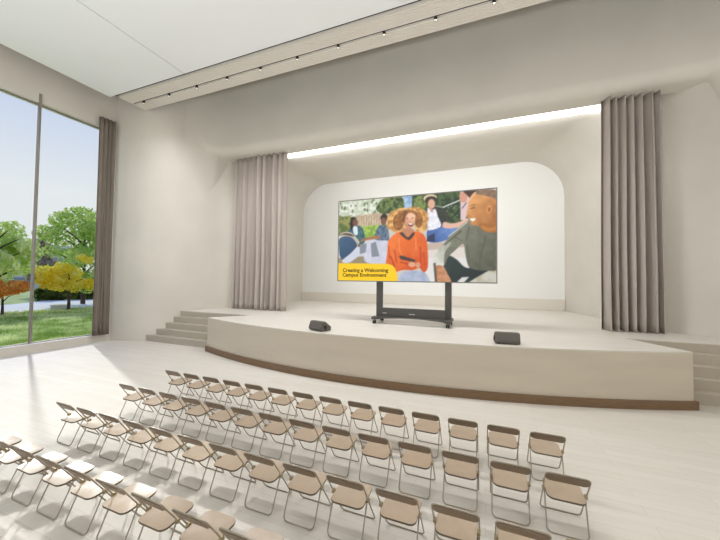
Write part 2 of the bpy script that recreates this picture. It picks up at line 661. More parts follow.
prism(bm, local(under), 0, STAGE - 0.03)
obj('rear_platform', bm, M['step'], stage)
base_out = apron(0.06, -10.36, 4.58)
base_in = apron(-0.3, -10.2, 4.4)
bm = bmesh.new()
prism(bm, local(base_out + list(reversed(base_in))), 0, 0.2)
obj('base_strip', bm, M['trim_wood'], stage)


# stairs at both ends
def stairs(curve, side, ya, riser_top, label):
    xm = curve[len(curve) // 2][0]
    t = thing('stage_steps', label, 'steps', (xm, ya, 0))
    tread = (riser_top - ya) / 4.0
    for k in range(4):
        y0, y1 = ya + k * tread, riser_top - 0.004
        z0, z1 = k * STAGE / 5, (k + 1) * STAGE / 5
        ysamp = np.linspace(y0, y1, 8)
        outer = [(wall_x(curve, y) + (0.01 if side < 0 else -0.01), y) for y in ysamp]
        if side < 0:
            inner = [(-10.3 + (y - 9.55) * (1.0 / 1.4) - 0.01, y) for y in (y1, y0)]
        else:
            inner = [(4.5 - (y - 9.79) * (0.78 / 1.58) + 0.01, y) for y in (y1, y0)]
        pts = [(x - xm, y - ya) for x, y in outer + inner]
        bm = bmesh.new()
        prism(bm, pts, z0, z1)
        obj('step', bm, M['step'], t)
    return t


stairs(LEFT_CURVE, -1, 9.9, RL, 'pale plaster steps climbing to the stage at the end near the window')
stairs(RIGHT_CURVE, 1, 10.22, RRY, 'pale plaster steps behind the stage end away from the window')


# ---------------------------------------------------------------- curtains
def curtain(name, p0, p1, z0, z1, folds, amp, mat, label, seed, flare=0.0, gather=0.0):
    """Cloth hung between two plan points; folds deepen downwards."""
    r = random.Random(seed)
    a, b = Vector(p0), Vector(p1)
    d = b - a
    L = d.length
    d.normalize()
    nrm = Vector((-d.y, d.x))
    mid = (a + b) / 2
    NU, NV = folds * 14, 26
    ph = [r.uniform(-0.5, 0.5) for _ in range(folds + 2)]
    am = [r.uniform(0.45, 1.25) for _ in range(folds + 2)]
    bm = bmesh.new()
    grid = []
    for j in range(NV + 1):
        v = j / NV
        row = []
        for i in range(NU + 1):
            u = i / NU
            f = u * folds
            k = int(min(f, folds - 1e-6))
            t = f - k
            s = t * t * (3 - 2 * t)
            A = am[k] * (1 - s) + am[k + 1] * s
            P = ph[k] * (1 - s) + ph[k + 1] * s
            w = math.sin(2 * PI * f + P * (0.7 + 0.6 * (1 - v)) * 1.6)
            w = math.copysign(abs(w) ** 0.8, w)
            drift = 0.35 * pnoise(Vector((u * 5 + seed, v * 1.6, 0)))
            off = amp * A * (w * (0.75 + 0.35 * (1 - v)) + drift)
            wide = 1 + flare * (1 - v)
            s_ = (u - 0.5) * L * wide + 0.02 * math.sin(4 * PI * f)
            p = mid + d * s_ + nrm * off
            row.append(bm.verts.new((p.x - mid.x, p.y - mid.y, z0 + (z1 - z0) * v - z0)))
        grid.append(row)
    for j in range(NV):
        for i in range(NU):
            bm.faces.new([grid[j][i], grid[j][i + 1], grid[j + 1][i + 1], grid[j + 1][i]])
    o = obj(name, bm, mat, None, 'all')
    o.location = (mid.x, mid.y, z0)
    md = o.modifiers.new('cloth_thickness', 'SOLIDIFY')
    md.thickness = 0.012
    tag(o, label, 'curtain')
    return o


curtain('stage_curtain', (-12.13, 12.9), (-9.1, 12.94), STAGE + 0.01, LIPZ - 0.01, 10, 0.19, M['curtain'],
        'taupe floor-length stage curtain hanging at the window side of the stage', 3, 0.02)
curtain('stage_curtain', (3.66, 12.9), (5.25, 12.9), STAGE + 0.01, LIPZ - 0.01, 7, 0.24, M['curtain'],
        'taupe stage curtain on the side of the stage away from the window', 5, 0.015)
curtain('window_curtain', (-15.76, 8.50), (-15.72, 9.12), 0.325, 9.95, 4, 0.09, M['window_curtain'],
        'brown-grey curtain drawn to the end of the tall window', 9, 0.0)

# ---------------------------------------------------------------- folding chairs
CW = 0.463


def chair_proto():
    t = thing('folding_chair', '', 'chair', (0, 0, 0), 0, 'folding chairs in rows facing the stage')
    r = 0.0085
    # front-leg loop that rises into the back
    top, foot = Vector((0, -0.006, 0.705)), Vector((0, 0.465, r))
    ax = (foot - top).normalized()
    Ls = (foot - top).length
    pts = [top + Vector((x, 0, 0)) + ax * s for x, s in round_rect(-CW / 2 + r, CW / 2 - r, 0, Ls, 0.055, 4)]
    bm = bmesh.new()
    tube(bm, pts, r, 6, True)
    obj('back_and_front_leg_frame', bm, M['tube'], t, 'all')
    # rear-leg loop
    top2, foot2 = Vector((0, 0.198, 0.40)), Vector((0, 0.02, r))
    ax2 = (foot2 - top2).normalized()
    L2 = (foot2 - top2).length
    hw = CW / 2 - 0.022
    prof = [(-hw, 0)] + [(x, s) for x, s in arc(-hw + 0.055, L2 - 0.055, 0.055, 180, 90, 4)] + [(x, s) for x, s in arc(hw - 0.055, L2 - 0.055, 0.055, 90, 0, 4)] + [(hw, 0)]
    bm = bmesh.new()
    tube(bm, [top2 + Vector((x, 0, 0)) + ax2 * s for x, s in prof], r, 6)
    obj('rear_leg_frame', bm, M['tube'], t, 'all')
    # backrest: slim shell with rounded top corners, bowed slightly
    bm = bmesh.new()
    out = [(x, s) for x, s in round_rect(-CW / 2 + 0.012, CW / 2 - 0.012, 0.008, 0.135, 0.045, 4)]
    fr = ax.cross(Vector((1, 0, 0))).normalized()
    if fr.y > 0:
        fr = -fr
    A, B = [], []
    for x, s in out:
        bow = 0.016 * (1 - (x / (CW / 2)) ** 2)
        p = top + Vector((x, 0, 0)) + ax * s + fr * bow
        A.append(bm.verts.new(p + fr * 0.009))
        B.append(bm.verts.new(p - fr * 0.009))
    bm.faces.new(A)
    bm.faces.new(list(reversed(B)))
    for i in range(len(A)):
        j = (i + 1) % len(A)
        bm.faces.new([A[i], B[i], B[j], A[j]])
    bmesh.ops.recalc_face_normals(bm, faces=bm.faces)
    bmesh.ops.triangulate(bm, faces=[f for f in bm.faces if len(f.verts) > 4])
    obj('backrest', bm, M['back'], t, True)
    # seat: rounded slab, dished across, with shade put into its darker edge colour
    bm = bmesh.new()
    rim = round_rect(-0.203, 0.203, 0.042, 0.448, 0.075, 6)
    cx, cy = 0.0, 0.2525
    rings = []
    for zoff, sc in ((0.0, 0.98), (0.011, 1.0), (0.022, 0.985)):
        rings.append([bm.verts.new((cx + (x - cx) * sc, cy + (y - cy) * sc, 0.372 + (y - 0.055) * 0.05 + zoff)) for x, y in rim])
    inner = [[bm.verts.new((cx + (x - cx) * sc, cy + (y - cy) * sc, 0.394 + ((cy + (y - cy) * sc) - 0.055) * 0.05 - dz)) for x, y in rim]
             for sc, dz in ((0.9, 0.002), (0.6, 0.008), (0.25, 0.011))]
    allr = rings + inner
    m = len(rim)
    for k in range(len(allr) - 1):
        for i in range(m):
            j = (i + 1) % m
            f = bm.faces.new([allr[k][i], allr[k][j], allr[k + 1][j], allr[k + 1][i]])
            f.material_index = 1 if k < 2 else 0
    bm.faces.new(allr[-1])
    f = bm.faces.new(list(reversed(allr[0])))
    f.material_index = 1
    obj('seat', bm, [M['seat'], M['edge']], t, True)
    # hinge discs
    for s in (-1, 1):
        bm = bmesh.new()
        mt = Matrix.Translation((s * (CW / 2 - 0.013), 0.199, 0.402)) @ Matrix.Rotation(PI / 2, 4, 'Y')
        lathe(bm, [(0.024, -0.016), (0.027, -0.012), (0.027, 0.012), (0.024, 0.016)], 12, mt)
        obj('hinge', bm, M['hinge'], t, True)
    return t


chair0 = chair_proto()
used = [False]


def place_chair(x, y, label):
    o = chair0
    if used[0]:
        o = copy_tree(chair0)
    used[0] = True
    o.location = (x, y, 0)
    o['label'] = label


PITCH, ROWGAP = 0.58 * 1.0245, 1.0206 * 1.0245
ROWS = [('front row nearest the stage', -7.103, 14, 0), ('second row', -7.069, 14, 0), ('third row', -7.040, 14, 0), ('last row', -5.788 - 3 * PITCH, 15, 0)]
for k, (rn, x0, n, i0) in enumerate(ROWS):
    for i in range(n):
        if i == 0:
            lb = 'beige folding chair at the window end of the %s' % rn
        elif k < 2 and i == n - 1:
            lb = 'beige folding chair at the %s end farthest from the window' % rn
        else:
            lb = 'beige folding chair in the %s, %s from the window end' % (rn, ORD[i] if i < 14 else 'fifteenth')
        if k == 3:
            if i > 11 or i < 1:
                continue
            lb = 'beige folding chair in the last row, %s seen from the window end' % ORD[i - 1]
        place_chair(x0 - 0.006 + CW / 2 + PITCH * i, 5.3714 - k * ROWGAP, lb)

# ---------------------------------------------------------------- wedge monitors on the stage
def monitor(loc, rz, label):
    t = thing('stage_monitor', label, 'speaker', loc, rz, 'wedge speakers along the stage edge')
    W = 0.58
    # profile (y forward to the stage): back wall, narrow top, sloping grille, low front
    pr = [(0.02, 0.0), (-0.02, 0.10), (0.06, 0.36), (0.17, 0.37), (0.42, 0.13), (0.40, 0.0)]
    pr = [(y - 0.2, z * 0.76 + 0.015) for y, z in pr]
    bm = bmesh.new()
    A = [bm.verts.new((-W / 2, y, z)) for y, z in pr]
    B = [bm.verts.new((W / 2, y, z)) for y, z in pr]
    bm.faces.new(list(reversed(A)))
    bm.faces.new(B)
    for i in range(len(pr)):
        j = (i + 1) % len(pr)
        bm.faces.new([A[i], A[j], B[j], B[i]])
    bmesh.ops.recalc_face_normals(bm, faces=bm.faces)
    bmesh.ops.bevel(bm, geom=list(bm.edges), offset=0.012, segments=2, affect='EDGES')
    obj('cabinet', bm, M['cabinet'], t, True)
    # grille on the sloping face
    a, b = Vector((0, pr[3][0], pr[3][1])), Vector((0, pr[4][0], pr[4][1]))
    d = (b - a).normalized()
    nn = Vector((0, -d.z, d.y))
    if nn.z < 0:
        nn = -nn
    bm = bmesh.new()
    for x0, x1 in ((-W / 2 + 0.03, W / 2 - 0.03),):
        q = []
        for off in (0.001, 0.012):
            q.append([bm.verts.new(Vector((x, 0, 0)) + a + d * s + nn * off) for x, s in ((x0, 0.02), (x1, 0.02), (x1, 0.32), (x0, 0.32))])
        bm.faces.new(q[1])
        bm.faces.new(list(reversed(q[0])))
        for i in range(4):
            j = (i + 1) % 4
            bm.faces.new([q[0][i], q[0][j], q[1][j], q[1][i]])
    obj('grille', bm, M['grille'], t)
    for s in (-1, 1):
        bm = bmesh.new()
        mt = Matrix.Translation((s * (W / 2 + 0.001), -0.04, 0.125)) @ Matrix.Rotation(s * PI / 2, 4, 'Y')
        lathe(bm, [(0.055, -0.004), (0.062, 0.004), (0.052, 0.008), (0.046, 0.002), (0.01, 0.001)], 16, mt)
        obj('side_handle', bm, M['rubber'], t, True)
    for x in (-0.2, 0.2):
        for y in (-0.12, 0.13):
            bm = bmesh.new()
            lathe(bm, [(0.018, 0.0), (0.02, 0.003), (0.02, 0.016)], 10, Matrix.Translation((x, y, 0)))
            obj('rubber_foot', bm, M['rubber'], t)
    return t


monitor((-4.78, 8.72, STAGE), math.radians(-20), 'dark wedge speaker on the stage edge showing its side handle')
monitor((0.5, 9.02, STAGE), math.radians(6), 'dark wedge speaker on the stage edge showing only its plain back')

# ---------------------------------------------------------------- LED screen on its trolley
SX, SY = -2.34, 10.45
scr = thing('screen_trolley', 'large flat screen with a campus picture on a dark wheeled stand', 'screen', (SX * 1.0665, SY * 1.0665, STAGE))
scr.scale = (1.0665,) * 3
X0, X1, Z0, Z1 = -5.03 - SX, 0.33 - SX, 1.42, 4.355
bm = rbox(X0, X1, 0.012, 0.10, Z0, Z1, 0.008)
obj('screen_housing', bm, M['black_metal'], scr)
bm = bmesh.new()
bw = 0.03
for a in ((X0, X1, Z0, Z0 + bw), (X0, X1, Z1 - bw, Z1), (X0, X0 + bw, Z0 + bw, Z1 - bw), (X1 - bw, X1, Z0 + bw, Z1 - bw)):
    box(bm, a[0], a[1], -0.012, 0.011, a[2], a[3])
obj('bezel', bm, M['bezel'], scr)

# the moving picture, painted per LED onto a fine grid
PX0, PX1, PZ0, PZ1 = X0 + bw, X1 - bw, Z0 + bw, Z1 - bw
NX, NY, SS = 330, 182, 3
src = np.array([(339.6, 200.2), (496.7, 186.8), (497.0, 282.3), (339.3, 281.0)])   # the corners in the picture's own drawing units
dst = np.array([(0, 1), (1, 1), (1, 0), (0, 0)], float)
rowsA, rhs = [], []
for (u, v), (x, y) in zip(dst, src):
    rowsA += [[u, v, 1, 0, 0, 0, -u * x, -v * x], [0, 0, 0, u, v, 1, -u * y, -v * y]]
    rhs += [x, y]
Hh = np.append(np.linalg.solve(np.array(rowsA), np.array(rhs)), 1).reshape(3, 3)
W_, H_ = (NX + 1) * SS, (NY + 1) * SS
uu, vv = np.meshgrid((np.arange(W_) + 0.5) / W_, (np.arange(H_) + 0.5) / H_)
den = Hh[2, 0] * uu + Hh[2, 1] * vv + 1
GX = (Hh[0, 0] * uu + Hh[0, 1] * vv + Hh[0, 2]) / den
GY = (Hh[1, 0] * uu + Hh[1, 1] * vv + Hh[1, 2]) / den
IMG = np.zeros((H_, W_, 3))
IMG[:] = (206, 198, 188)


def vnoise(scale, seed):
    r = np.random.default_rng(seed)
    t = r.random((64, 64))
    x, y = GX / scale, GY / scale
    xi, yi = np.floor(x).astype(int), np.floor(y).astype(int)
    fx, fy = x - xi, y - yi
    fx, fy = fx * fx * (3 - 2 * fx), fy * fy * (3 - 2 * fy)
    g = lambda a, b: t[b % 64, a % 64]
    return (g(xi, yi) * (1 - fx) + g(xi + 1, yi) * fx) * (1 - fy) + (g(xi, yi + 1) * (1 - fx) + g(xi + 1, yi + 1) * fx) * fy


def paint(mask, c, var=0, scale=2.0, seed=1, c2=None, grad=None):
    if grad is not None:
        xa, ya, xb, yb = grad
        t = ((GX - xa) * (xb - xa) + (GY - ya) * (yb - ya)) / ((xb - xa) ** 2 + (yb - ya) ** 2)
        t = np.clip(t + (vnoise(scale, seed) - 0.5) * 0.35, 0, 1)[..., None]
        colr = np.array(c) * (1 - t) + np.array(c2) * t
    elif c2 is not None:
        n = np.clip((vnoise(scale, seed) * 0.6 + vnoise(scale / 2.3, seed + 1) * 0.4 - 0.35) / 0.3, 0, 1)[..., None]
        colr = np.array(c) * (1 - n) + np.array(c2) * n
    else:
        colr = np.array(c, float) + ((vnoise(scale, seed) - 0.5) * 2 * var)[..., None]
    IMG[mask] = colr[mask] if colr.ndim == 3 else colr


def poly(pts):
    m = np.zeros(GX.shape, bool)
    n = len(pts)
    for i in range(n):
        x1, y1 = pts[i]
        x2, y2 = pts[(i + 1) % n]
        if y1 == y2:
            continue
        c = ((y1 > GY) != (y2 > GY)) & (GX < (x2 - x1) * (GY - y1) / (y2 - y1) + x1)
        m ^= c
    return m


def spl(pts):
    P = [np.array(p, float) for p in pts]
    n = len(P)
    o = []
    for i in range(n):
        a, b, c, d = P[i - 1], P[i], P[(i + 1) % n], P[(i + 2) % n]
        for k in range(5):
            t = k / 5
            o.append(tuple(0.5 * (2 * b + (c - a) * t + (2 * a - 5 * b + 4 * c - d) * t * t + (3 * b - a - 3 * c + d) * t ** 3)))
    return poly(o)


def ell(cx, cy, rx_, ry_, rot=0):
    a = math.radians(rot)
    dx, dy = GX - cx, GY - cy
    return ((dx * math.cos(a) + dy * math.sin(a)) / rx_) ** 2 + ((-dx * math.sin(a) + dy * math.cos(a)) / ry_) ** 2 < 1


def line(x1, y1, x2, y2, w):
    dx, dy = x2 - x1, y2 - y1
    t = np.clip(((GX - x1) * dx + (GY - y1) * dy) / (dx * dx + dy * dy), 0, 1)
    return (GX - x1 - t * dx) ** 2 + (GY - y1 - t * dy) ** 2 < (w / 2) ** 2


# setting of the picture
paint(poly([(330, 190), (382, 190), (382, 226), (330, 240)]), (232, 234, 222), c2=(190, 198, 172), scale=3, seed=3)
for k in range(26):
    x, y = 340 + rng.random() * 38, 198 + rng.random() * 20
    paint(ell(x, y, 0.7 + rng.random() * 0.8, 0.8 + rng.random() * 1.4), (112, 128, 92))
paint(poly([(338, 216), (352, 214), (352, 232), (338, 236)]), (150, 150, 84), c2=(90, 110, 50), scale=2.5, seed=5)
paint(poly([(355, 214.5), (386, 211), (386, 227), (355, 229)]), (186, 164, 136), c2=(212, 194, 166), scale=2, seed=7)
for x in np.arange(357, 385, 2.6):
    paint(line(x, 215, x, 226, 0.5), (158, 134, 108))
paint(spl([(377, 207), (383, 198), (392, 195), (401, 194), (405, 200), (404, 210), (395, 211), (384, 213)]), (44, 66, 34), c2=(112, 132, 66), scale=2.6, seed=9)
paint(poly([(404, 192), (416, 191), (416, 208), (406, 208)]), (136, 172, 208), c2=(176, 200, 222), scale=3, seed=11)
paint(poly([(413, 192), (470, 185), (470, 224), (413, 224)]), (30, 52, 30), c2=(74, 98, 52), scale=3.0, seed=13)
paint(ell(421, 202, 6, 8), (78, 104, 48), c2=(130, 146, 76), scale=2, seed=15)
for k in range(20):
    paint(ell(442 + rng.random() * 20, 204 + rng.random() * 15, 0.6, 0.6), (134, 150, 122))
paint(poly([(358, 226), (388, 223), (388, 237), (360, 238)]), (176, 204, 92), c2=(128, 164, 64), scale=2.5, seed=17)
paint(poly([(338, 240), (392, 236), (392, 283), (338, 283)]), (206, 204, 204))
paint(poly([(339, 258), (392, 254), (392, 266), (339, 268)]), (150, 136, 108))
paint(poly([(424, 238), (498, 230), (498, 262), (424, 262)]), (222, 212, 204))
paint(poly([(424, 243), (470, 240), (470, 246), (424, 250)]), (196, 178, 162))
paint(poly([(424, 258), (500, 256), (500, 284), (424, 284)]), (226, 222, 218))
# seated person in teal, far left
paint(spl([(349, 232), (352, 226), (359, 224.5), (364, 228), (366, 236), (365, 243), (357, 243), (350, 238)]), (44, 86, 98), c2=(70, 116, 124), scale=1.8, seed=19)
paint(spl([(354, 226), (358, 226), (358.5, 234), (355, 233)]), (220, 228, 236))
paint(spl([(350.8, 225), (351.5, 217), (354.5, 215.5), (357.5, 218), (356, 221), (354, 227), (352, 229)]), (34, 28, 26))
paint(ell(356.2, 221.6, 2.6, 3.6), (116, 76, 54))
paint(spl([(340, 239), (345, 235.5), (352, 236), (357, 242), (358, 247), (351, 254), (345, 260), (341, 256), (340, 248)]), (62, 94, 126), c2=(46, 74, 104), scale=3, seed=21, grad=(342, 240, 356, 254))
paint(spl([(343, 261), (352, 253), (361, 244), (366, 246), (364, 252), (356, 259), (349, 263)]), (206, 210, 224))
paint(spl([(341, 233.5), (346, 231.2), (352, 232), (357.5, 237), (360.5, 242), (358.5, 243), (353, 237), (346, 235.4), (341.5, 237)]), (196, 186, 168))
paint(spl([(341, 234.5), (346, 232.4), (352, 233.2), (355, 236), (346, 234.3)]), (84, 62, 50))
paint(ell(361, 245, 2.4, 1.8), (134, 92, 68))
# second seated person
paint(spl([(376, 238), (378, 228), (382, 224), (388, 225), (390, 232), (390, 240), (382, 242)]), (66, 88, 112), c2=(110, 130, 150), scale=1.5, seed=23)
paint(spl([(367, 246), (372, 240), (382, 240), (390, 242), (391, 262), (367, 262)]), (210, 210, 226), c2=(198, 200, 216), scale=5, seed=25)
paint(poly([(372, 243), (377, 241), (381, 256), (373, 257)]), (134, 140, 152))
paint(poly([(361, 244), (368, 243), (367, 252), (361, 254)]), (134, 142, 152))
paint(ell(385.4, 216.6, 4.0, 3.8), (36, 30, 28))
paint(ell(384.6, 220.4, 2.8, 3.8), (126, 84, 64))
paint(line(363, 240, 370, 237.6, 2.6), (156, 108, 76))
paint(line(370, 237.8, 380, 236.5, 3.2), (170, 116, 80))
# young man at the back
paint(spl([(429, 229), (442, 225), (456, 226), (461, 229), (452, 236), (443, 241), (430, 241)]), (112, 146, 204), c2=(62, 94, 158), scale=3, seed=27, grad=(455, 226, 432, 240))
paint(poly([(428, 236), (436, 232), (436, 241), (428, 241)]), (40, 52, 84))
paint(spl([(424, 213), (430, 206.5), (438, 204.8), (445, 207), (449, 213), (451.5, 218), (447, 220.5), (442, 226), (437, 228), (429, 227), (425, 220)]), (36, 40, 34), c2=(56, 60, 50), scale=2, seed=29)
paint(spl([(428.6, 207.5), (433, 209), (436.4, 208), (439, 216), (442, 225), (433, 229), (429, 227)]), (220, 222, 234), c2=(244, 244, 248), scale=2, seed=31)
paint(ell(431.2, 196.4, 6.6, 3.6, -6), (222, 204, 166))
paint(spl([(426, 201), (427, 196.5), (432, 194.6), (437, 196), (437, 200), (433, 198.6), (429, 202)]), (58, 42, 34))
paint(ell(432.4, 202.6, 3.5, 4.9), (222, 172, 142))
paint(line(431.5, 207, 433, 210, 2.4), (204, 150, 120))
paint(line(444, 206, 462.5, 198, 0.9), (236, 240, 236))
paint(line(436, 204.5, 445, 206.4, 0.5), (196, 206, 196))
paint(spl([(445, 221), (452, 222.5), (460, 221), (468, 217), (469, 222), (460, 226), (450, 227.5), (444, 226)]), (226, 182, 162))
# half-hidden person in pink
paint(poly([(461, 190), (478, 187.5), (470, 204), (466, 219), (461.5, 219)]), (224, 196, 198))
paint(spl([(460.6, 192), (465, 190.5), (468, 194), (467, 200), (463, 201), (460.6, 198)]), (214, 152, 128))
paint(poly([(463, 189.6), (480, 187.4), (476, 191.5), (470, 196.5), (467, 193)]), (64, 42, 36))
paint(line(463, 207, 467, 201.5, 0.9), (60, 54, 60))
# woman in the orange hoodie
for cx, cy, a, b in ((396.5, 219, 8.6, 10), (399, 226, 8, 6), (404, 211.5, 9, 5), (415, 210.5, 10, 5), (422.5, 217, 7.4, 9), (422, 225, 6.6, 6.6), (392, 224, 4.6, 5)):
    paint(ell(cx, cy, a, b), (232, 186, 118), c2=(188, 130, 68), scale=3.2, seed=33)
for cx, cy, a, b in ((399.5, 221, 5.4, 8.4), (419.8, 219, 4, 8), (409, 212, 9, 3.6)):
    paint(ell(cx, cy, a, b), (126, 78, 38), c2=(178, 116, 54), scale=1.6, seed=35)
paint(spl([(404.5, 228), (414, 228), (415.5, 234), (409, 238), (403.5, 233)]), (196, 132, 98))
paint(spl([(387, 268), (388.5, 252), (389.5, 241), (395, 234), (403, 230.5), (408.5, 236), (415, 230.5), (424, 233), (428, 241), (429.4, 256), (429, 268), (425, 272.5), (421, 268), (414, 270), (404, 270), (395, 273), (389.5, 272)]), (242, 122, 50), c2=(206, 76, 22), scale=5, seed=37, grad=(394, 236, 428, 272))
for a in ((396, 250, 398, 262, 1.2), (392, 256, 396, 266, 1.4), (421.5, 246, 422.5, 262, 1.2), (402, 262, 411, 264, 1.4), (425, 252, 426, 264, 1.0), (390, 246, 391, 258, 1.0)):
    paint(line(*a), (186, 66, 20))
for a in ((400, 237, 401, 250, 0.6), (417, 237, 417.5, 250, 0.6), (401, 250, 404, 256, 0.5)):
    paint(line(*a), (246, 164, 104))
paint(spl([(401, 233), (404, 231.5), (409, 236.5), (414, 231.5), (416, 233), (410, 239.5)]), (70, 52, 46))
paint(ell(410.6, 219.6, 5.6, 8.2, 8), (240, 188, 152), c2=(196, 132, 98), scale=4, seed=55, grad=(413, 213, 407, 227))
paint(ell(412.6, 215.4, 4.0, 3.4), (242, 192, 158))
paint(spl([(403.6, 218), (405, 211.5), (409.5, 210.5), (407, 215), (405.6, 222)]), (120, 74, 38))
paint(ell(411.8, 223.6, 2.7, 1.8, 8), (120, 40, 34))
paint(ell(411.7, 222.9, 2.1, 0.8, 8), (250, 246, 240))
paint(ell(408.4, 217.2, 1.0, 0.45), (70, 44, 34))
paint(ell(413.6, 217.0, 1.0, 0.45), (70, 44, 34))
paint(line(411.3, 217.5, 411.8, 220.6, 0.6), (206, 140, 106))
paint(spl([(399, 284), (402, 275), (408, 271), (420, 270.5), (427, 273), (431, 280), (431, 285), (398, 285)]), (162, 172, 196), c2=(178, 188, 210), scale=5, seed=39)
paint(poly([(400.5, 256), (403, 255), (417, 259.5), (416, 262), (402, 259)]), (66, 56, 58))
paint(ell(413.5, 264.3, 3.6, 2.5), (222, 164, 134))
paint(ell(419.5, 264.8, 2.2, 3.0), (214, 154, 124))
# man in the grey-green sweater
paint(spl([(452, 282), (446, 272), (445, 261), (450, 255), (458, 259), (467, 267), (480, 266), (499, 260), (499, 267), (484, 274), (472, 281), (462, 284)]), (44, 60, 58), c2=(26, 40, 42), scale=4, seed=41, grad=(450, 256, 470, 280))
paint(poly([(459, 281), (463, 277), (470, 276.5), (464, 283), (459, 283)]), (214, 214, 210))
paint(poly([(468, 283), (480, 275.5), (499, 264.5), (499, 285), (468, 285)]), (200, 198, 186), c2=(180, 176, 150), scale=6, seed=43)
paint(spl([(434, 264), (436.5, 254), (443, 245.5), (450, 236), (458, 228), (466, 221.5), (472, 219), (480, 226), (490, 231), (499, 227), (499, 266), (486, 270), (472, 268), (468, 262), (466, 252), (464, 243), (456, 250), (449, 257), (445, 266), (437, 267)]), (128, 130, 112), c2=(82, 84, 70), scale=4, seed=45, grad=(456, 228, 496, 268))
paint(spl([(434, 264), (436.5, 254), (443, 245.5), (449, 240), (452, 243), (446, 252), (444.5, 266), (437, 267)]), (216, 216, 206), c2=(160, 162, 146), scale=3, seed=47, grad=(438, 262, 450, 244))
for a in ((446, 244, 462, 230, 1.4), (470, 226, 467, 240, 1.0), (468, 244, 470, 262, 1.0), (486, 236, 480, 262, 1.4), (456, 236, 463, 240, 0.8)):
    paint(line(*a), (84, 86, 70))
paint(line(450, 235.5, 468, 221, 0.9), (206, 206, 186))
paint(spl([(478, 222), (484, 215), (499, 210), (499, 229), (489, 231.5), (482, 228)]), (166, 102, 48))
paint(spl([(467.4, 212), (468.6, 205), (469.6, 198), (474, 191.6), (481, 188.5), (490, 188), (499, 193), (499, 220), (490, 224), (483, 222), (476, 224.6), (471.5, 222.8), (471, 219), (467.6, 215.5)]), (226, 162, 98), c2=(158, 94, 44), scale=5, seed=49, grad=(468, 200, 497, 226))
paint(spl([(475, 192), (481, 188.3), (490, 187.6), (499, 191), (499, 201), (493, 196.5), (484, 194)]), (124, 100, 82), c2=(146, 116, 90), scale=3, seed=51)
paint(line(470, 199, 476, 191, 1.4), (232, 186, 140))
paint(ell(489.4, 208.2, 2.6, 4.2, 12), (216, 146, 86))
paint(ell(489.6, 208.4, 1.3, 2.5, 12), (160, 92, 44))
paint(line(471.6, 207.2, 475.2, 206.4, 1.0), (92, 56, 36))
paint(line(471.4, 204.6, 475.6, 203.4, 0.7), (110, 70, 44))
paint(spl([(470.6, 218.0), (473.2, 217.2), (476.4, 217.6), (473.6, 220.2)]), (248, 240, 228))
paint(line(476.5, 214, 478, 219, 0.6), (170, 104, 54))
paint(line(468.5, 214, 471, 215.6, 0.8), (170, 104, 58))
paint(spl([(482, 224), (490, 227), (499, 224), (499, 227), (490, 230.5), (483, 228)]), (190, 122, 56))
paint(spl([(436, 267), (444, 265.6), (449, 274), (452.5, 281), (450, 284), (438, 284)]), (204, 148, 110), c2=(182, 124, 88), scale=3, seed=53)
paint(poly([(434.6, 263), (437, 262), (438.6, 283), (436.4, 283)]), (92, 80, 72))
# yellow banner
paint(poly([(336, 263.2), (389, 263.6), (393.5, 265), (396.4, 268), (398.4, 273.5), (399.6, 284), (336, 284)]), (253, 206, 20))
small = IMG.reshape(NY + 1, SS, NX + 1, SS, 3).mean(axis=(1, 3)) / 255.0
small = np.where(small <= 0.04045, small / 12.92, ((small + 0.055) / 1.055) ** 2.4)
for ax_ in (0, 1):
    small = 0.5 * small + 0.25 * (np.roll(small, 1, ax_) + np.roll(small, -1, ax_))
me = bpy.data.meshes.new('display_picture')
gx, gz = np.meshgrid(np.linspace(PX0, PX1, NX + 1), np.linspace(PZ0, PZ1, NY + 1))
co_ = np.stack([gx, np.full_like(gx, 0.0), gz], -1).reshape(-1, 3)
ii, jj = np.meshgrid(np.arange(NX), np.arange(NY))
b0 = (jj * (NX + 1) + ii).ravel()
quads = np.stack([b0, b0 + 1, b0 + NX + 2, b0 + NX + 1], -1)
me.from_pydata(co_.tolist(), [], quads.tolist())
ca = me.color_attributes.new('picture', 'FLOAT_COLOR', 'POINT')
ca.data.foreach_set('color', np.concatenate([small.reshape(-1, 3), np.ones(((NX + 1) * (NY + 1), 1))], 1).astype(np.float32).ravel())
pm = bpy.data.materials.new('screen_picture')
pm.use_nodes = True
nt = pm.node_tree
b = nt.nodes['Principled BSDF']
at = nt.nodes.new('ShaderNodeVertexColor')
at.layer_name = 'picture'
b.inputs['Base Color'].default_value = (0.01, 0.01, 0.01, 1)
b.inputs['Roughness'].default_value = 0.5
nt.links.new(at.outputs['Color'], b.inputs['Emission Color'])
b.inputs['Emission Strength'].default_value = 1.0
me.materials.append(pm)
pic = bpy.data.objects.new('display_picture', me)
COL.objects.link(pic)
pic.parent = scr
pic['label'] = 'glowing picture of people sitting outdoors'


def text_mesh(name, s, size, loc, mat, parent, width=None, bold=0.0, depth=0.001):
    cu = bpy.data.curves.new(name, 'FONT')
    cu.body = s
    cu.size = size
    cu.offset = bold
    cu.extrude = depth
    cu.resolution_u = 4
    tmp = bpy.data.objects.new('tmp_text', cu)
    COL.objects.link(tmp)
    dg = bpy.context.evaluated_depsgraph_get()
    m2 = bpy.data.meshes.new_from_object(tmp.evaluated_get(dg))
    bpy.data.objects.remove(tmp)
    xs = [v.co.x for v in m2.vertices]
    k = 1.0 if width is None else width / (max(xs) - min(xs))
    x_min = min(xs)
    m2.transform(Matrix.Rotation(PI / 2, 4, 'X') @ Matrix.Diagonal((k, 1, 1, 1)) @ Matrix.Translation((-x_min, 0, 0)))
    m2.materials.clear()
    m2.materials.append(mat)
    m2.name = name
    o = bpy.data.objects.new(name, m2)
    COL.objects.link(o)
    o.parent = parent
    o.location = loc
    return o


